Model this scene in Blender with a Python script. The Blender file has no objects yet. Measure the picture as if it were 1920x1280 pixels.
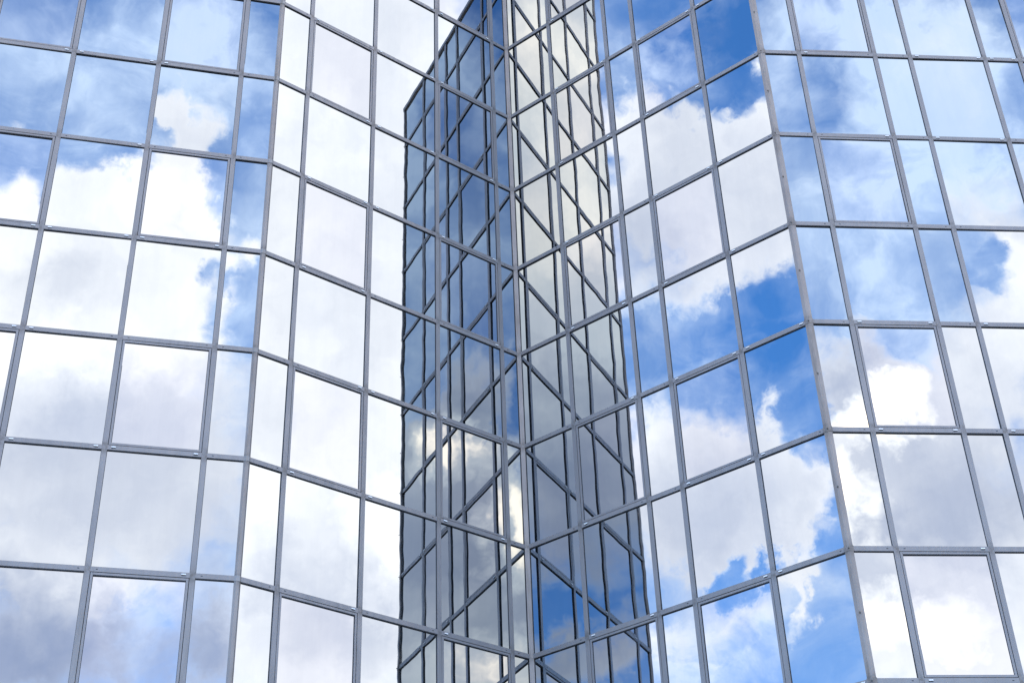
import bpy, math, random
from mathutils import Vector, Matrix
random.seed(7)
S = 1.7                     # height of one glazing row in metres
EYE = 1.6
R = math.radians
sc = bpy.context.scene
col = sc.collection

# ---------------------------------------------------------------- camera
F, PITCH, ROLL = 2741.12, 0.590475, -0.038695
cp, sp, cr, sr = math.cos(PITCH), math.sin(PITCH), math.cos(ROLL), math.sin(ROLL)
fwd = Vector((0, cp, sp)); up0 = Vector((0, -sp, cp)); rt0 = Vector((1, 0, 0))
rt = rt0*cr + up0*sr; up = up0*cr - rt0*sr
cam_data = bpy.data.cameras.new('camera')
cam = bpy.data.objects.new('camera', cam_data); col.objects.link(cam)
cam.matrix_world = Matrix(((rt.x, up.x, -fwd.x, 0), (rt.y, up.y, -fwd.y, 0), (rt.z, up.z, -fwd.z, EYE), (0, 0, 0, 1)))
cam_data.sensor_width = 36; cam_data.lens = F/1920*36
cam_data.clip_start = 0.1; cam_data.clip_end = 5000
sc.camera = cam

# ---------------------------------------------------------------- light
SUN_EL = 48; SUN_ROT = 12     # the sun stands high behind the building
sun_data = bpy.data.lights.new('sun', 'SUN'); sun_data.energy = 2.5; sun_data.angle = R(0.5); sun_data.color = (1, .95, .88)
sun = bpy.data.objects.new('sun', sun_data); col.objects.link(sun)
sd = Vector((math.sin(R(SUN_ROT))*math.cos(R(SUN_EL)), math.cos(R(SUN_ROT))*math.cos(R(SUN_EL)), math.sin(R(SUN_EL))))
sun.rotation_euler = sd.to_track_quat('Z', 'Y').to_euler()
sun.location = sd*60
sc.view_settings.view_transform = 'Standard'; sc.view_settings.look = 'None'
sc.view_settings.gamma = 1; sc.view_settings.use_curve_mapping = False
sc.view_settings.exposure = 1.0

# clouds of the day: azimuth, elevation, half axes, turn (all in degrees), weight
COVER = [
    (12.06, 42.52, 0.88, 0.55, 125.9, 0.95), (13.03, 41.42, 1.26, 1.17, 116.7, 1.0), (12.6, 39.64, 1.92, 1.51, -177.7, 0.9), (12.0, 37.74, 3.23, 1.52, -174.3, 0.9),
    (5.01, 38.14, 1.42, 1.18, -178.2, 0.8), (5.56, 35.82, 3.44, 2.18, -172.8, 0.9), (8.8, 37.54, 3.14, 1.31, -172.6, 0.9), (9.76, 35.02, 6.14, 2.62, -173.4, 1.1),
    (9.32, 30.91, 7.37, 3.41, -174.0, 1.2), (9.95, 27.16, 8.16, 3.18, -174.8, 1.2), (8.58, 23.96, 3.27, 0.87, -174.7, 0.6), (8.98, 21.59, 3.99, 2.29, -177.4, 1.0),
    (15.96, 22.23, 2.56, 2.16, 175.3, 0.9), (14.57, 40.46, 1.83, 1.17, 82.3, -0.5), (11.6, 38.35, 0.69, 0.33, 172.1, -0.5), (15.64, 38.09, 0.78, 0.56, 98.3, 0.7),
    (14.06, 36.52, 0.99, 0.45, 177.5, -0.6), (16.32, 35.26, 2.68, 1.49, 96.4, -0.6), (69.24, 42.85, 8.31, 6.68, -178.9, 1.4), (70.28, 33.83, 7.46, 7.25, 166.6, 1.4),
    (70.19, 25.38, 7.12, 6.74, 105.1, 1.4), (-63.4, 43.09, 0.63, 0.58, 39.2, 0.7), (-70.85, 41.9, 1.66, 1.23, 178.8, 0.8), (-69.36, 40.74, 2.16, 1.44, 177.0, 0.8),
    (-67.25, 41.14, 1.87, 0.93, -173.8, 0.6), (-66.8, 39.13, 3.94, 1.54, -179.2, 0.75), (-66.83, 41.91, 1.61, 0.54, 166.8, -0.35), (-63.9, 40.91, 1.57, 0.82, -172.3, 0.8),
    (-64.18, 38.99, 2.85, 2.04, 176.0, 0.85), (-69.57, 38.38, 3.15, 1.66, 175.7, 0.8), (-71.18, 36.02, 1.79, 1.04, 176.5, 0.5), (-68.08, 36.15, 2.28, 0.83, -174.4, 0.6),
    (-63.69, 36.43, 1.49, 0.72, -173.1, 0.6), (-66.11, 37.17, 2.3, 1.44, -177.1, 0.7), (-65.26, 42.84, 1.91, 0.61, 173.0, -0.3), (-65.85, 42.0, 0.65, 0.41, 175.4, -0.5),
    (-65.28, 30.71, 0.78, 0.42, 97.6, 0.6), (-65.36, 29.58, 0.84, 0.64, 62.0, 0.5), (-68.06, 29.68, 2.59, 1.45, 175.3, 0.8), (-68.18, 27.21, 3.89, 2.25, 175.6, 1.1),
    (-64.92, 27.47, 2.04, 1.63, 178.4, 1.1), (-69.95, 25.93, 2.5, 2.04, 179.4, 0.8), (-66.34, 25.79, 2.23, 1.01, 174.5, 0.7), (-65.58, 23.98, 1.2, 0.44, 93.6, 0.6),
    (-65.36, 22.65, 0.89, 0.3, 96.8, 0.6), (-68.28, 24.52, 0.77, 0.71, 69.0, -0.9), (-66.79, 25.02, 0.81, 0.49, 79.7, -0.7), (-70.77, 28.89, 2.28, 1.41, 82.3, 0.6),
    (-68.75, 22.98, 3.3, 1.0, -171.4, 0.45), (-71.07, 21.96, 1.4, 1.3, 71.1, 0.35), (35.22, 36.23, 2.92, 1.41, 159.4, 0.35), (34.44, 34.57, 1.92, 1.49, 173.7, 0.75),
    (33.16, 36.41, 0.75, 0.63, 21.2, 0.35), (32.91, 33.79, 0.91, 0.8, -177.8, -0.6), (33.95, 32.23, 1.99, 1.77, -174.9, 0.8), (26.27, 31.92, 1.84, 1.4, 103.7, 0.9),
    (27.69, 30.36, 1.45, 1.14, 163.8, 1.0), (28.47, 28.79, 3.1, 1.61, 172.0, 0.9), (27.8, 25.84, 7.09, 3.0, 172.2, 1.3), (27.58, 21.88, 7.2, 3.12, 173.2, 1.3),
    (32.94, 29.59, 2.39, 2.16, -170.5, 0.9), (33.99, 42.86, 3.3, 2.35, 173.2, 0.2), (30.8, 30.83, 2.22, 1.33, 73.0, 0.4), (-28.58, 42.79, 6.75, 5.59, 101.4, 1.3),
    (-27.81, 34.53, 5.45, 5.05, 104.1, 1.3), (-27.4, 29.33, 4.78, 4.56, 170.7, 1.1), (-26.58, 24.02, 2.25, 1.42, -177.9, -0.55), (-26.43, 21.61, 2.63, 1.2, -177.6, 0.9),
    (-29.12, 22.26, 1.32, 1.2, 176.1, 0.5),
]
VEIL = [
    (26.86, 40.33, 8.25, 3.81, 91.6, -0.6), (30.73, 35.79, 6.78, 6.05, 55.9, 0.38), (35.2, 39.71, 3.85, 3.14, 177.2, 0.25), (-64.28, 44.74, 5.58, 2.2, 172.9, -0.4),
    (-64.94, 33.9, 2.93, 2.27, 177.2, -0.3), (-71.05, 22.16, 2.63, 2.0, 178.6, 0.3), (-68.21, 22.13, 1.95, 1.19, 176.5, 0.2), (4.45, 43.23, 3.76, 2.33, 179.3, 0.5),
    (13.31, 44.56, 4.08, 2.2, 175.9, 0.55), (11.15, 45.69, 3.86, 1.17, -173.0, 0.3), (8.41, 41.92, 9.73, 4.74, -178.5, 0.6), (9.37, 41.06, 5.09, 1.2, -172.1, 0.25),
    (15.59, 41.97, 6.67, 1.61, 97.0, 0.3), (16.07, 35.25, 4.12, 2.22, 96.6, 0.55), (16.37, 27.25, 5.28, 1.8, 95.5, 0.45), (12.76, 22.45, 3.33, 2.49, 101.9, 0.55),
    (-68.59, 43.03, 3.06, 1.22, -179.1, 0.45), (-63.47, 43.4, 1.91, 1.2, 174.8, 0.2), (-69.97, 35.5, 3.04, 1.46, 175.6, 0.4), (-64.81, 37.21, 3.79, 1.03, -171.9, 0.4),
    (-68.09, 31.14, 3.6, 1.24, -177.3, 0.45), (-70.4, 28.03, 4.13, 2.79, 81.7, 0.4), (-67.83, 21.7, 5.59, 2.58, 175.5, 0.45), (-71.47, 22.39, 3.3, 3.0, -175.2, 0.4),
    (-64.71, 29.92, 1.39, 1.03, 176.2, 0.35), (26.51, 44.36, 2.5, 2.16, -171.4, 0.5), (25.06, 40.72, 5.3, 1.57, 76.7, 0.4), (30.01, 43.93, 3.45, 1.78, 171.0, 0.75),
    (30.27, 41.24, 2.36, 2.14, -159.5, 0.45), (33.99, 42.86, 3.8, 2.35, 170.5, 0.75), (35.62, 38.79, 2.59, 1.78, 170.4, 0.7), (37.33, 42.0, 2.45, 2.1, -175.7, 0.5),
    (28.84, 38.02, 2.9, 2.07, 164.2, 0.6), (25.79, 38.13, 2.68, 2.26, 67.3, 0.4), (30.41, 34.62, 3.06, 2.62, -179.4, 0.3), (34.56, 36.39, 3.68, 1.99, 168.5, 0.6),
    (29.93, 40.07, 7.11, 5.98, -178.5, 0.6), (29.24, 31.95, 3.43, 2.03, 171.9, 0.4), (27.14, 35.21, 3.63, 2.65, 174.9, 0.5),
]
SHADE = [
    (8.61, 29.82, 4.6, 2.39, -174.3, 0.26), (6.46, 34.96, 2.52, 1.2, -172.0, 0.25), (12.33, 27.38, 8.35, 4.01, -176.1, 0.3), (12.76, 30.86, 3.91, 2.23, -176.0, 0.18),
    (9.06, 21.11, 4.57, 2.47, -177.3, 1.25), (15.99, 21.83, 2.77, 2.53, 166.7, 1.15), (9.54, 25.73, 6.94, 2.36, -174.8, 0.2), (12.81, 22.06, 3.11, 1.17, -177.0, 0.2),
    (12.53, 37.6, 1.98, 0.61, 170.4, 0.12), (67.68, 41.75, 4.67, 3.25, 96.3, 0.1), (69.74, 34.64, 4.0, 2.7, -178.6, 0.08), (70.09, 22.76, 2.85, 2.59, 172.9, 0.25),
    (67.3, 25.09, 1.55, 1.21, 167.1, 0.25), (72.51, 22.58, 1.81, 1.76, 110.7, 0.25), (70.42, 30.72, 2.16, 1.24, -178.9, 0.07), (72.46, 25.2, 1.59, 1.22, 179.0, 0.12),
    (-66.84, 38.92, 6.8, 3.91, 174.9, 0.28), (-70.44, 37.84, 2.88, 1.87, 176.9, 0.12), (-67.72, 27.16, 5.94, 4.09, 176.5, 0.3), (-70.66, 25.78, 2.73, 2.45, -176.6, 0.2),
    (-65.07, 27.9, 2.05, 1.83, -175.2, 0.15), (26.17, 31.42, 1.63, 1.4, 106.1, 0.5), (28.92, 26.88, 3.23, 1.8, 172.4, 0.22), (27.67, 25.26, 3.2, 1.39, 172.4, 0.18),
    (25.12, 23.4, 1.92, 1.19, 175.1, 0.3), (28.81, 25.48, 7.68, 6.52, -178.3, 0.28), (25.97, 25.5, 1.52, 0.8, 173.6, 0.25), (33.93, 35.92, 2.99, 1.2, 167.8, 0.25),
    (30.47, 25.21, 2.92, 1.58, 172.1, 0.2), (-28.69, 43.8, 8.55, 7.35, 103.9, -0.55), (-28.03, 37.03, 5.22, 4.16, -179.7, -0.3), (-27.36, 28.71, 5.21, 3.73, -178.2, 0.8),
    (-27.46, 23.77, 4.49, 3.24, -178.2, 0.9), (72.44, 26.43, 2.66, 1.61, 91.7, -0.5), (11.26, 33.16, 4.67, 1.83, -174.2, -0.15), (27.56, 29.31, 1.67, 1.25, -179.3, -1.3),
    (24.93, 26.56, 1.85, 1.39, 93.0, -1.4), (26.77, 21.74, 2.64, 1.2, -178.7, -0.7),
]

world = bpy.data.worlds.new('World'); sc.world = world; world.use_nodes = True
wt = world.node_tree; wt.nodes.clear()
class G:
    'small helper to write node maths'
    def __init__(s, t): s.t = t
    def n(s, typ, **kw):
        o = s.t.nodes.new(typ)
        for k, v in kw.items(): setattr(o, k, v)
        return o
    def put(s, sock, v):
        if isinstance(v, bpy.types.NodeSocket): s.t.links.new(v, sock)
        else: sock.default_value = v
    def m(s, op, a, b=0.0, c=0.0, clamp=False):
        o = s.n('ShaderNodeMath', operation=op, use_clamp=clamp)
        for i, v in enumerate((a, b, c)): s.put(o.inputs[i], v)
        return o.outputs[0]
    def v(s, op, a, b=(0, 0, 0), c=(0, 0, 0), out=0):
        o = s.n('ShaderNodeVectorMath', operation=op)
        s.put(o.inputs[0], a); s.put(o.inputs[1], b)
        if op == 'MULTIPLY_ADD': s.put(o.inputs[2], c)
        if op == 'SCALE': s.put(o.inputs['Scale'], c)
        return o.outputs[out]
    def noise(s, vec, scale, detail=5, rough=.55, out=0, dist=0.0, lac=2.0):
        o = s.n('ShaderNodeTexNoise'); s.put(o.inputs['Vector'], vec)
        o.inputs['Scale'].default_value = scale; o.inputs['Detail'].default_value = detail
        o.inputs['Roughness'].default_value = rough; o.inputs['Distortion'].default_value = dist; o.inputs['Lacunarity'].default_value = lac
        return o.outputs[out]
    def smooth(s, v, a, b, lo=0.0, hi=1.0):
        o = s.n('ShaderNodeMapRange', interpolation_type='SMOOTHSTEP')
        s.put(o.inputs[0], v)
        for i, x in enumerate((a, b, lo, hi)): o.inputs[i+1].default_value = x
        return o.outputs[0]
    def mix(s, f, a, b, bt='MIX'):
        o = s.n('ShaderNodeMix', data_type='RGBA', blend_type=bt)
        s.put(o.inputs[0], f); s.put(o.inputs[6], a); s.put(o.inputs[7], b)
        return o.outputs[2]
g = G(wt)
tc = g.n('ShaderNodeTexCoord').outputs['Generated']
dirn = g.v('NORMALIZE', tc)
sep = g.n('ShaderNodeSeparateXYZ'); g.put(sep.inputs[0], dirn)
az = g.m('MULTIPLY', g.m('ARCTAN2', sep.outputs[0], g.m('MULTIPLY', sep.outputs[1], -1.0)), 180/math.pi)
el = g.m('MULTIPLY', g.m('ARCSINE', sep.outputs[2]), 180/math.pi)
cmb = g.n('ShaderNodeCombineXYZ'); g.put(cmb.inputs[0], az); g.put(cmb.inputs[1], el)
# ragged cloud outlines: bend the sky coordinates with turbulence before placing the clouds
w1 = g.v('SUBTRACT', g.noise(dirn, 9.0, 2, .5, out=1), (.5, .5, .5))
w2 = g.v('SUBTRACT', g.noise(dirn, 34.0, 5, .62, out=1), (.5, .5, .5))
pos = g.v('MULTIPLY_ADD', w1, (3.2, 3.2, 0), cmb.outputs[0])
pos = g.v('MULTIPLY_ADD', w2, (4.0, 4.0, 0), pos)
def blobs(lst, base, gain):
    acc = base
    for (a, e, r1, r2, th, w) in lst:
        mp = g.n('ShaderNodeMapping', vector_type='TEXTURE')
        g.put(mp.inputs['Vector'], pos)
        mp.inputs['Location'].default_value = (a, e, 0)
        mp.inputs['Rotation'].default_value = (0, 0, R(th))
        mp.inputs['Scale'].default_value = (r1*gain, r2*gain, 1)
        gr = g.n('ShaderNodeTexGradient', gradient_type='SPHERICAL'); g.put(gr.inputs[0], mp.outputs[0])
        acc = g.m('MULTIPLY_ADD', gr.outputs['Fac'], w*1.35, acc)
    return acc
# unseen rest of the sky: broken cloud, added overhead to whiten the light
away = g.m('MAXIMUM', g.smooth(g.m('ABSOLUTE', az), 78.0, 92.0), g.smooth(el, 50.0, 62.0))
far = g.m('MULTIPLY', away, g.smooth(g.noise(dirn, 2.6, 3, .55), .36, .50))
wisp = g.noise(g.v('MULTIPLY', g.v('MULTIPLY_ADD', w1, (.12, .12, .12), dirn), (1, 1, 1.7)), 11.0, 6, .60, dist=.15)
fine = g.m('SUBTRACT', g.noise(g.v('MULTIPLY_ADD', w1, (.1, .1, .1), dirn), 26.0, 7, .62), .5)
cover = g.m('ADD', blobs(COVER, far, 1.35), g.m('MULTIPLY', fine, .55))
cover = g.m('ADD', cover, g.m('MULTIPLY', g.m('SUBTRACT', wisp, .5), .55))
alpha = g.smooth(cover, -.04, .90)
veil = g.m('MULTIPLY', g.m('ADD', blobs(VEIL, .14, 1.3), g.smooth(cover, -.30, .30, .0, .42)), g.smooth(wisp, .28, .75, .35, 1.0), clamp=True)
shade = g.m('ADD', blobs(SHADE, .0, 1.3), g.m('MULTIPLY', g.m('SUBTRACT', g.noise(g.v('MULTIPLY_ADD', w2, (.05, .05, .05), dirn), 10.0, 5, .52), .42), 1.25))
shade = g.m('ADD', shade, g.m('MULTIPLY', g.smooth(cover, .35, 1.3), .05))
sky = g.n('ShaderNodeTexSky', sky_type='NISHITA', sun_disc=False, sun_elevation=R(SUN_EL), sun_rotation=R(SUN_ROT), air_density=1.0, dust_density=.6, ozone_density=1.5)
blue = g.v('MULTIPLY', sky.outputs[0], (.84, 1.78, 2.66))
lit = g.mix(g.m('TANH', g.m('MULTIPLY', g.m('MAXIMUM', shade, 0.0), .88)), (14.7, 13.9, 13.5, 1), (3.6, 4.35, 6.6, 1))
lit = g.v('MULTIPLY', lit, g.mix(g.smooth(shade, .0, -1.0), (1, 1, 1, 1), (2.55, 2.12, 1.65, 1)))
skyv = g.mix(veil, blue, (8.5, 10.0, 12.6, 1))
full = g.mix(alpha, skyv, lit)
bg = g.n('ShaderNodeBackground'); g.put(bg.inputs[0], full); bg.inputs[1].default_value = .1
world.cycles.sampling_method = 'MANUAL'; world.cycles.sample_map_resolution = 256
wo = g.n('ShaderNodeOutputWorld'); wt.links.new(bg.outputs[0], wo.inputs[0])

# ---------------------------------------------------------------- materials
def material(name):
    m = bpy.data.materials.new(name); m.use_nodes = True
    return m, G(m.node_tree), m.node_tree.nodes['Principled BSDF']
def make_glass(name, tint0):
    m, g, b = material(name)
    oc = g.n('ShaderNodeTexCoord').outputs['Object']
    rnd = g.n('ShaderNodeObjectInfo').outputs['Random']
    off = g.m('MULTIPLY', rnd, 57.0)
    o3 = g.n('ShaderNodeCombineXYZ'); g.put(o3.inputs[0], off); g.put(o3.inputs[1], off)
    q = g.v('ADD', g.v('MULTIPLY', oc, (1.0, 1.0, 1.7)), o3.outputs[0])
    slow = g.v('SUBTRACT', g.noise(q, 2.0, 1, .4, out=1), (.5, .5, .5))
    bow = g.v('SCALE', oc, c=g.m('MULTIPLY', g.m('SUBTRACT', rnd, .35), .0045))
    nrm = g.n('ShaderNodeVectorTransform', vector_type='NORMAL', convert_from='OBJECT', convert_to='WORLD')
    d = g.v('MULTIPLY_ADD', slow, (.0042, .0, .004), bow)
    g.put(nrm.inputs[0], g.v('ADD', g.v('MULTIPLY', d, (1, 0, 1)), (0, -1, 0)))
    geo = g.n('ShaderNodeNewGeometry')
    sd = g.n('ShaderNodeVectorTransform', vector_type='NORMAL', convert_from='WORLD', convert_to='OBJECT')
    g.put(sd.inputs[0], geo.outputs['Normal'])
    sx = g.n('ShaderNodeSeparateXYZ'); g.put(sx.inputs[0], sd.outputs[0])
    front = g.m('LESS_THAN', sx.outputs[1], -.5)
    mixn = g.n('ShaderNodeMix', data_type='VECTOR'); g.put(mixn.inputs[0], front)
    g.put(mixn.inputs[4], geo.outputs['Normal']); g.put(mixn.inputs[5], nrm.outputs[0])
    g.put(b.inputs['Normal'], mixn.outputs[1])
    streak = g.noise(g.v('ADD', g.v('MULTIPLY', oc, (9, 9, .8)), o3.outputs[0]), 1.0, 5, .65)
    tint = g.mix(rnd, [c*.95 for c in tint0]+[1], [c*1.05 for c in tint0]+[1])
    tint = g.v('MULTIPLY', tint, g.mix(g.smooth(streak, .35, .75), (1.01, 1.01, 1.01, 1), (.985, .985, .985, 1)))
    g.put(b.inputs['Base Color'], tint)
    b.inputs['Metallic'].default_value = 1; b.inputs['Roughness'].default_value = .0
    rg = g.smooth(g.noise(g.v('ADD', oc, o3.outputs[0]), 3.0, 5, .6), .35, .8, .0, .03)
    g.put(b.inputs['Roughness'], rg)
    b.inputs['Specular Tint'].default_value = (.9, .95, 1, 1)
    return m
def make_metal(name, c1, c2, dirt, amount, rough=.42, metallic=.35, joints=False):
    m, g, b = material(name)
    gp = g.n('ShaderNodeNewGeometry').outputs['Position']
    a = g.noise(gp, 1.3, 4, .6); bb = g.noise(g.v('MULTIPLY', gp, (1, 1, .12)), 14.0, 4, .6)
    c = g.mix(g.smooth(a, .3, .7), c1, c2)
    c = g.mix(g.m('MULTIPLY', g.smooth(bb, .50, .78), amount), c, dirt)
    if joints:                               # grime collects just above and below every row joint
        sz = g.n('ShaderNodeSeparateXYZ'); g.put(sz.inputs[0], gp)
        fr = g.m('FRACT', g.m('DIVIDE', g.m('SUBTRACT', sz.outputs[2], 10.57745*S + EYE - 20*S), S))
        dj = g.m('ABSOLUTE', g.m('SUBTRACT', g.m('FRACT', g.m('ADD', fr, .5)), .5))
        c = g.mix(g.m('MULTIPLY', g.smooth(dj, .09, .01), g.smooth(g.noise(gp, 17.0, 4, .6), .35, .65, .15, .75)), c, (.13, .11, .095, 1))
    g.put(b.inputs['Base Color'], c)
    b.inputs['Metallic'].default_value = metallic
    g.put(b.inputs['Roughness'], g.smooth(bb, .2, .8, rough-.08, rough+.15))
    return m
GLASS = make_glass('mirror_glass', (.352, .388, .420))
GLASS_SASH = make_glass('mirror_glass_opening_lights', (.356, .385, .424))
ALU = make_metal('anodised_aluminium', (.254, .230, .224, 1), (.284, .259, .251, 1), (.20, .185, .175, 1), .25)
MULL = make_metal('mullion_aluminium', (.254, .230, .224, 1), (.284, .259, .251, 1), (.20, .185, .175, 1), .25, joints=True)
SASH = make_metal('sash_aluminium', (.254, .230, .224, 1), (.28, .255, .249, 1), (.20, .19, .18, 1), .2)
POST = make_metal('weathered_corner_aluminium', (.27, .225, .20, 1), (.33, .28, .25, 1), (.18, .14, .11, 1), .5, joints=True)
STAIN = make_metal('stained_collar_metal', (.27, .24, .22, 1), (.33, .30, .28, 1), (.10, .08, .06, 1), .8)
HOOD = make_metal('painted_glint_drain_cover', (.85, .85, .85, 1), (.8, .8, .8, 1), (.6, .6, .6, 1), .2, metallic=0)  # the sky's glint on the covers is put into this near-white colour
RUBBER = make_metal('black_gasket', (.010, .012, .015, 1), (.014, .016, .02, 1), (.02, .02, .02, 1), .3, rough=.6, metallic=0)
CORE = make_metal('dark_core_wall', (.03, .03, .035, 1), (.04, .04, .045, 1), (.03, .03, .03, 1), .3, rough=.8, metallic=0)
ROOFM = make_metal('roof_gravel', (.25, .24, .23, 1), (.3, .29, .28, 1), (.15, .15, .15, 1), .5, rough=.9, metallic=0)
STEEL = make_metal('screw_steel', (.12, .11, .10, 1), (.16, .15, .14, 1), (.08, .05, .03, 1), .6, rough=.4, metallic=.6)

# ---------------------------------------------------------------- mesh helpers
class MB:
    def __init__(s): s.v = []; s.f = []; s.mi = []
    def box(s, x0, x1, y0, y1, z0, z1, mi=0):
        n = len(s.v)
        s.v += [(x, y, z) for z in (z0, z1) for y in (y0, y1) for x in (x0, x1)]
        for q in ((0, 2, 3, 1), (4, 5, 7, 6), (0, 1, 5, 4), (2, 6, 7, 3), (0, 4, 6, 2), (1, 3, 7, 5)):
            s.f.append([n+i for i in q]); s.mi.append(mi)
    def cap(s, x0, x1, z0, z1, d, c, back=.012, mi=0, vert=False):
        'a cover profile proud by d (towards -y) with chamfered long edges'
        n = len(s.v)
        if vert: prof = [(x0, back), (x0, -d+c), (x0+c, -d), (x1-c, -d), (x1, -d+c), (x1, back)]
        else: prof = [(z0, back), (z0, -d+c), (z0+c, -d), (z1-c, -d), (z1, -d+c), (z1, back)]
        k = len(prof)
        for e in (0, 1):
            for a, y in prof: s.v.append((a, y, (z0, z1)[e]) if vert else ((x0, x1)[e], y, a))
        for i in range(k):
            j = (i+1) % k
            q = [n+i, n+j, n+k+j, n+k+i]
            s.f.append(q if not vert else q[::-1]); s.mi.append(mi)
        s.f.append([n+i for i in range(k)]); s.mi.append(mi)
        s.f.append([n+k+i for i in range(k)][::-1]); s.mi.append(mi)
    def prism(s, poly, z0, z1, mi=0):
        n = len(s.v); k = len(poly)
        s.v += [(x, y, z0) for x, y in poly] + [(x, y, z1) for x, y in poly]
        for i in range(k):
            j = (i+1) % k; s.f.append([n+i, n+j, n+k+j, n+k+i]); s.mi.append(mi)
        s.f.append([n+i for i in range(k)][::-1]); s.f.append([n+k+i for i in range(k)]); s.mi += [mi, mi]
    def mesh(s, name, mats):
        me = bpy.data.meshes.new(name); me.from_pydata(s.v, [], s.f)
        for m in mats: me.materials.append(m)
        for p, i in zip(me.polygons, s.mi): p.material_index = i
        import bmesh
        bm = bmesh.new(); bm.from_mesh(me); bmesh.ops.recalc_face_normals(bm, faces=bm.faces); bm.to_mesh(me); bm.free()
        me.update()
        return me
def link(name, me, parent=None, mw=None, **props):
    o = bpy.data.objects.new(name, me); col.objects.link(o)
    if parent: o.parent = parent
    if mw is not None: o.matrix_local = mw
    for k, v in props.items(): o[k] = v
    return o

# ---------------------------------------------------------------- ground
b = MB(); n = 0
b.v = [(-1500, -1500, 0), (1500, -1500, 0), (1500, 1500, 0), (-1500, 1500, 0)]; b.f = [[0, 1, 2, 3]]; b.mi = [0]
gm, gg, gb = material('concrete_paving')
gp = gg.n('ShaderNodeNewGeometry').outputs['Position']
br = gg.n('ShaderNodeTexBrick'); gg.put(br.inputs['Vector'], gp)
br.inputs['Scale'].default_value = 1; br.inputs['Brick Width'].default_value = .6; br.inputs['Row Height'].default_value = .6; br.inputs['Mortar Size'].default_value = .006
br.inputs['Color1'].default_value = (.27, .26, .25, 1); br.inputs['Color2'].default_value = (.32, .31, .30, 1); br.inputs['Mortar'].default_value = (.08, .08, .08, 1)
gg.put(gb.inputs['Base Color'], gg.mix(gg.m('MULTIPLY', gg.noise(gp, .4, 6, .6), .5), br.outputs[0], (.18, .18, .17, 1)))
gb.inputs['Roughness'].default_value = .85
link('ground', b.mesh('ground', [gm]), kind='structure')

# ---------------------------------------------------------------- the building
Z0 = 10.57745*S + EYE         # height of the row line numbered 0; lines are 1 row apart, counted downwards
ROOFS = dict(A=Z0 + 5.655*S, B=Z0 + 5.655*S, C=Z0 + 2.655*S, D=Z0 + 2.655*S)   # the left wing stands three rows taller
VISIBLE = dict(A=(-1, 7), B=(-6, 7), C=(-3, 7), D=(-1, 7))
BC = Vector((.0611, 11.5439, 0))*S
ANG = dict(A=194.33557, B=219.14785, C=-38.48572, D=5.68108)
dv = lambda k: Vector((math.cos(R(ANG[k])), math.sin(R(ANG[k])), 0))
AB = BC + dv('B')*2.75254*S
CD = BC + dv('C')*2.96708*S
building = bpy.data.objects.new('glass_office_building', None); col.objects.link(building)
building.location = (BC.x, BC.y, 0)
building['label'] = 'mirrored glass office building with a grey aluminium grid folding into an inner corner'
building['category'] = 'building'
ORG = Vector((BC.x, BC.y, 0))
# line positions along each wall from its start corner, in rows
W = .733; Nn = .34
LINES = dict(
    A=[0, .323, 1.062, 1.803, 2.536, 3.27, 3.61, 4.34],
    B=[0, .209, .946, 1.696, 2.426, 2.75254],
    C=[0, .588, 1.298, 1.632, 2.336, 2.96708],
    D=[0, .347, 1.062, 1.393, 2.108, 2.443, 3.155, 3.49, 4.2])
SASHES = dict(A=(1, 3), B=(1, 3), C=(1, 3), D=(1, 5))   # bay index of opening windows
START = dict(A=AB, B=BC, C=BC, D=CD)
HALF = .0345                   # half width of a cover cap
ROWS = list(range(-5, 12))
ZB = 0.25
def zrow(r): return Z0 - r*S
mesh_cache = {}
def cached(key, fn):
    if key not in mesh_cache: mesh_cache[key] = fn()
    return mesh_cache[key]
def pane_mesh(w, h, mat=None):
    b = MB(); b.box(-w/2, w/2, 0, .012, -h/2, h/2)
    return b.mesh('glass_pane', [mat or GLASS])
def transom_mesh(w, kinds):
    b = MB()
    b.cap(-w/2, w/2, -HALF, HALF, .020, .0015)
    b.box(-w/2, w/2, -.014, .010, -HALF-.012, -HALF-.0002, 1)      # gasket below, deepened in black to paint the dark underside of the cap
    b.box(-w/2, w/2, -.004, .010, HALF+.0002, HALF+.005, 1)
    return b.mesh('transom', [ALU, RUBBER])
def hood_mesh(k):
    b = MB()
    if k == 1:
        prof = [(-.0202, .014), (-.030, .013), (-.031, -.003), (-.0202, -.003)]
        for xx in (-.027, .027):
            for y, z in prof: b.v.append((xx, y, z))
        for i in range(4):
            j = (i+1) % 4; b.f.append([i, j, 4+j, 4+i]); b.mi.append(0)
        b.f.append([0, 1, 2, 3]); b.f.append([7, 6, 5, 4]); b.mi += [0, 0]
        b.box(-.027, .027, -.0215, -.0202, -.014, -.0032, 1)
        return b.mesh('drain_cover', [HOOD, RUBBER])
    b.box(-.012, .012, -.0212, -.0202, -.004, .005, 0)
    return b.mesh('drain_hole', [RUBBER])
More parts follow.
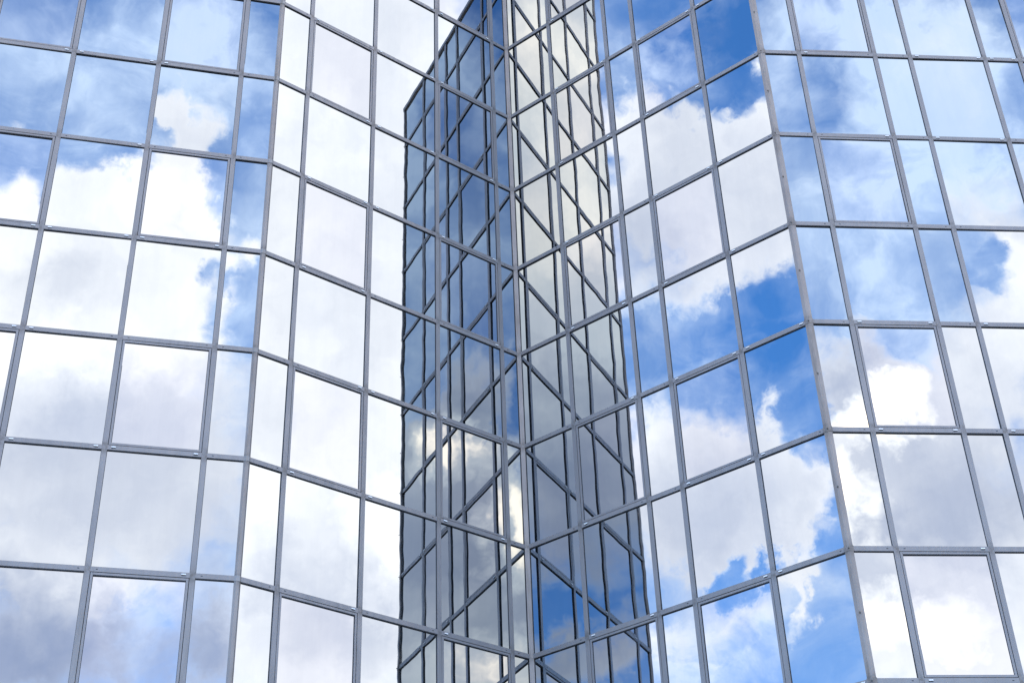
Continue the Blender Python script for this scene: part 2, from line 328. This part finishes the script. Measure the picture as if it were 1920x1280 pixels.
def sash_mesh(w, h):
    'ring of an opening light inside the grid opening'
    b = MB(); t = .031; gp = .007
    X, Z = w/2-gp, h/2-gp
    b.cap(-X, -X+t, -Z, Z, .017, .0012, vert=True); b.cap(X-t, X, -Z, Z, .017, .0012, vert=True)
    b.cap(-X+t+.0003, X-t-.0003, Z-t, Z, .017, .0012); b.cap(-X+t+.0003, X-t-.0003, -Z, -Z+t, .017, .0012)
    # black seals: outer gap and glazing bead
    for (x0, x1, z0, z1) in ((-w/2, -X-.0003, -h/2, h/2), (X+.0003, w/2, -h/2, h/2), (-X, X, Z+.0003, h/2), (-X, X, -h/2, -Z-.0003)):
        b.box(x0, x1, -.006, .010, z0, z1, 1)
    b.box(-X+t+.0003, X-t-.0003, -.012, .010, Z-t-.012, Z-t-.0003, 1)
    b.box(-X+t+.0003, -X+t+.005, -.004, .010, -Z+t+.001, Z-t-.0125, 1); b.box(X-t-.005, X-t-.0003, -.004, .010, -Z+t+.001, Z-t-.0125, 1)
    return b.mesh('sash_frame', [SASH, RUBBER])
def place(wall, u, z, tilt=(0, 0)):
    'matrix in building space: local x to the right seen from outside, local -y outwards'
    d = dv(wall)
    x = -d if wall in 'AB' else d
    yv = Vector((0, 0, 1)).cross(x)
    p = START[wall] + d*u*S - ORG
    m = Matrix(((x.x, yv.x, 0, p.x), (x.y, yv.y, 0, p.y), (0, 0, 1, z), (0, 0, 0, 1)))
    return m @ Matrix.Rotation(tilt[0], 4, 'X') @ Matrix.Rotation(tilt[1], 4, 'Z')
low_glass = MB(); low_bars = MB()
def absorb(dst, me, mw, mis=None):
    n = len(dst.v)
    dst.v += [tuple(mw @ v.co) for v in me.vertices]
    for p in me.polygons: dst.f.append([n+i for i in p.vertices]); dst.mi.append(p.material_index)
for wall in 'ABCD':
    L = LINES[wall]
    for i in range(len(L)-1):
        ins0 = HALF if not (i == 0) else .03
        ins1 = HALF if not (i == len(L)-2 and wall in 'BC') else .03
        a, c = L[i]*S + ins0, L[i+1]*S - ins1
        w = c - a; u = (a+c)/2/S
        ROOF = ROOFS[wall]; top = -3 if wall in 'CD' else -6
        for r in range(top, 12):                  # panel between line r (above) and line r+1 (below)
            ztop = ROOF-.09 if r == top else zrow(r)-HALF
            zbot = max(zrow(r+1), ZB+.02)+HALF
            if r == 11: continue
            h = ztop-zbot
            if h < .1: continue
            zc = (ztop+zbot)/2
            pg = .03                              # glass runs on behind the caps
            tv = .0032 if wall in 'AD' else .0012
            tilt = (max(-.006, min(.006, random.gauss(0, tv))), max(-.006, min(.006, random.gauss(0, tv))))
            low = not (VISIBLE[wall][0] <= r <= VISIBLE[wall][1])
            is_sash = i in SASHES[wall] and r % 2 == 0 and r > top and not low
            if is_sash:
                win = link('opening_window', cached(('s', round(w, 3), round(h, 3)), lambda: sash_mesh(w, h)), building, place(wall, u, zc))
                gw, gh = w-2*.038+.018, h-2*.038+.018
                t2 = Matrix.Rotation(tilt[0]*1.3, 4, 'X') @ Matrix.Rotation(tilt[1]*1.3, 4, 'Z')
                link('glass_pane', cached(('q', round(gw, 3), round(gh, 3)), lambda: pane_mesh(gw, gh, GLASS_SASH)), win, t2)
            elif low:
                absorb(low_glass, cached(('p', round(w+pg, 3), round(h+pg, 3)), lambda: pane_mesh(w+pg, h+pg)), place(wall, u, zc, tilt))
            else:
                link('glass_pane', cached(('p', round(w+pg, 3), round(h+pg, 3)), lambda: pane_mesh(w+pg, h+pg)), building, place(wall, u, zc, tilt))
        for r in ROWS:
            if zrow(r) < ZB or r <= top: continue
            me = cached(('t', round(w, 3)), lambda: transom_mesh(w, 0))
            if not (VISIBLE[wall][0]+1 <= r <= VISIBLE[wall][1]+1): absorb(low_bars, me, place(wall, u, zrow(r))); continue
            t = link('transom', me, building, place(wall, u, zrow(r)))
            kl, kr = (random.choice((1, 1, 1, 2)), random.choice((1, 1, 1, 2)))
            if w < .5: kl, kr = 0, 2
            if i == 0: kl, kr = (0, 2) if wall in 'CD' else (2, 0)
            for sgn, k in ((-1, kl), (1, kr)):
                if k: link('drain_cover' if k == 1 else 'drain_hole', cached(('h', k), lambda: hood_mesh(k)), t, Matrix.Translation((sgn*(w/2-.075), 0, 0)))
    # vertical cover caps
    for i, u in enumerate(L):
        if i == 0 or (i == len(L)-1 and wall in 'BC'): continue
        def mull():
            b = MB()
            b.cap(-HALF, HALF, ZB, ROOF-.06, .021, .0015, vert=True)
            b.box(-HALF-.0045, -HALF-.0002, -.004, .010, ZB, ROOF-.08, 1); b.box(HALF+.0002, HALF+.0045, -.004, .010, ZB, ROOF-.08, 1)
            return b.mesh('mullion', [MULL, RUBBER])
        link('mullion', cached('mullion'+str(ROOF), mull), building, place(wall, u, 0))
low_glass_o = link('lower_glazing', low_glass.mesh('lower_glazing', [GLASS]), building, kind='stuff')
link('lower_transoms', low_bars.mesh('lower_transoms', [ALU, RUBBER]), building, kind='stuff')

# corner posts -----------------------------------------------------------
def nrm(k):
    d = dv(k); n = Vector((-d.y, d.x, 0))
    return -n if n.y > 0 else n
def local2(p): q = p-ORG; return (q.x, q.y)
def rod(cx, cy, r, z0, z1, n=20):
    b = MB(); b.prism([(cx+r*math.cos(2*math.pi*k/n), cy+r*math.sin(2*math.pi*k/n)) for k in range(n)], z0, z1); return b
# outer corner between the two left walls: half-round cover
def smooth(me):
    for p in me.polygons:
        if len(p.vertices) == 4: p.use_smooth = True
    return me
def outer_poly(c, k1, k2, wid, out, rounded):
    'cover polygon round an outer corner; k1 is the wall on the left, k2 on the right'
    n1, n2 = nrm(k1), nrm(k2)
    l = -dv(k2) if False else None
    d1 = dv(k1) if k1 in 'A' else -dv(k1)            # along the left wall away from the corner
    d2 = -dv(k2) if k2 == 'B' else dv(k2)            # along the right wall away from the corner
    if rounded:
        pts = [c + d1*wid - n1*.01, c + d1*wid + n1*(out*.35)]
        bis = (n1+n2).normalized()
        for t in (.15, .35, .5, .65, .85):
            n = (n1*(1-t)+n2*t).normalized(); pts.append(c + d1*wid*(1-t)*.55 + d2*wid*t*.55 + n*out)
        pts += [c + d2*wid + n2*(out*.35), c + d2*wid - n2*.01, c - bis*.03]
    else:
        bis = (n1+n2).normalized()
        pts = [c + d1*wid - n1*.01, c + d1*wid + n1*out, c + bis*(out+.004) + d1*.012, c + bis*(out+.004) + d2*.012, c + d2*wid + n2*out, c + d2*wid - n2*.01, c - bis*.03]
    return [local2(p) for p in pts]
b = MB(); b.prism(outer_poly(AB, 'A', 'B', .042, .034, True), ZB, ROOFS['A']-.06)
post1 = link('corner_post', b.mesh('corner_post', [POST]), building, label='rounded brownish grey corner post between the left walls')
b = MB(); b.prism(outer_poly(CD, 'C', 'D', .046, .030, False), ZB, ROOFS['C']-.06)
post2 = link('corner_post', b.mesh('corner_post', [POST]), building, label='angled corner post with screws on the right')
collars1 = MB()
col1 = None
for r in ROWS:
    z = zrow(r)
    if z < ZB: continue
    b = MB(); b.prism(outer_poly(AB, 'A', 'B', .050, .038, True), z-.038, z+.036)
    link('joint_collar', b.mesh('joint_collar', [STAIN]), post1)
    if r < -2: continue
    b = MB(); b.prism(outer_poly(CD, 'C', 'D', .052, .034, False), z-.038, z+.038)
    jc = link('joint_collar', b.mesh('joint_collar', [POST]), post2)
    bis = (nrm('C')+nrm('D')).normalized()
    p = CD + bis*.036 - ORG
    for zz in (z, z-S*.5):
        b = MB()
        n0 = 8
        for ring, (rad, dd) in enumerate(((.011, .0), (.011, .008), (.006, .012))):
            side = Vector((-bis.y, bis.x, 0))
            for k in range(n0):
                a = 2*math.pi*k/n0; q = p + bis*(dd) + side*rad*math.cos(a) + Vector((0, 0, zz + rad*math.sin(a))); b.v.append(tuple(q))
        for ring in (0, 1):
            for k in range(n0):
                j = (k+1) % n0; b.f.append([ring*n0+k, ring*n0+j, (ring+1)*n0+j, (ring+1)*n0+k]); b.mi.append(0)
        b.f.append([2*n0+k for k in range(n0)]); b.mi.append(0)
        link('screw', b.mesh('screw', [STEEL]), post2)
# inner corner: flat cover set across the fold
n1, n2 = nrm('B'), nrm('C'); bis = (n1+n2).normalized()
dB, dC = dv('B'), dv('C')
b = MB()
wv = .052
poly = [BC + dB*wv + n1*.004, BC + dB*wv + n1*.010, BC + dC*wv + n2*.010, BC + dC*wv + n2*.004, BC - bis*.02]
side = (dC-dB).normalized()
c0 = BC + bis*.046
poly = [c0 - side*.034 - bis*.02, c0 - side*.034, c0 + side*.034, c0 + side*.034 - bis*.02]
b.prism([local2(p) for p in poly], ZB, ROOFS['C']-.06, 0)
c1 = BC + bis*.018
poly = [c1 - side*.046 - bis*.01, c1 - side*.046 + bis*.012, c1 + side*.046 + bis*.012, c1 + side*.046 - bis*.01]
b.prism([local2(p) for p in poly], ZB, ROOFS['C']-.07, 1)
link('corner_post', b.mesh('corner_post', [POST, RUBBER]), building, label='flat cover strip in the deep inner corner')

# body behind the glass, roof coping -------------------------------------
endA = AB + dv('A')*LINES['A'][-1]*S; endD = CD + dv('D')*LINES['D'][-1]*S
def inset(d):
    nA, nB, nC, nD = (nrm(k) for k in 'ABCD')
    def meet(p, n1, q, n2):
        # intersection of the two lines moved back by d
        a1, b1, c1 = n1.x, n1.y, n1.dot(p)-d
        a2, b2, c2 = n2.x, n2.y, n2.dot(q)-d
        det = a1*b2-a2*b1
        return Vector(((c1*b2-c2*b1)/det, (a1*c2-a2*c1)/det, 0))
    return [endA - nA*d, meet(AB, nA, AB, nB), meet(BC, nB, BC, nC), meet(CD, nC, CD, nD), endD - nD*d]
yb = BC.y + 16
ins = inset(.08); roofs = (ROOFS['A'], ROOFS['C'])
split = Vector((ins[2].x, yb, 0))
bodies = ([ins[0], ins[1], ins[2], split, Vector((endA.x-.1, yb, 0))], [ins[2]+Vector((.003, 0, 0)), ins[3], ins[4], Vector((endD.x+.1, yb, 0)), split+Vector((.003, 0, 0))])
for body, rf in zip(bodies, roofs):
    b = MB(); b.prism([local2(p) for p in body], 0, rf-.25)
    link('inner_wall', b.mesh('inner_wall', [CORE]), building)
    b = MB(); b.prism([local2(p) for p in body], rf-.24, rf-.15)
    link('roof', b.mesh('roof', [ROOFM]), building)
outer, inner = inset(-.035), inset(.077)
for i in range(4):
    rf = roofs[0] if i < 2 else roofs[1]
    b = MB(); b.prism([local2(p) for p in (outer[i], outer[i+1], inner[i+1], inner[i])], rf-.085, rf)
    link('parapet_coping', b.mesh('parapet_coping', [ALU]), building)
b = MB(); outer, inner = inset(-.01), inset(.07)
for i in range(4):
    b.prism([local2(p) for p in (outer[i], outer[i+1], inner[i+1], inner[i])], 0.0, ZB-.01)
link('plinth', b.mesh('plinth', [CORE]), building)
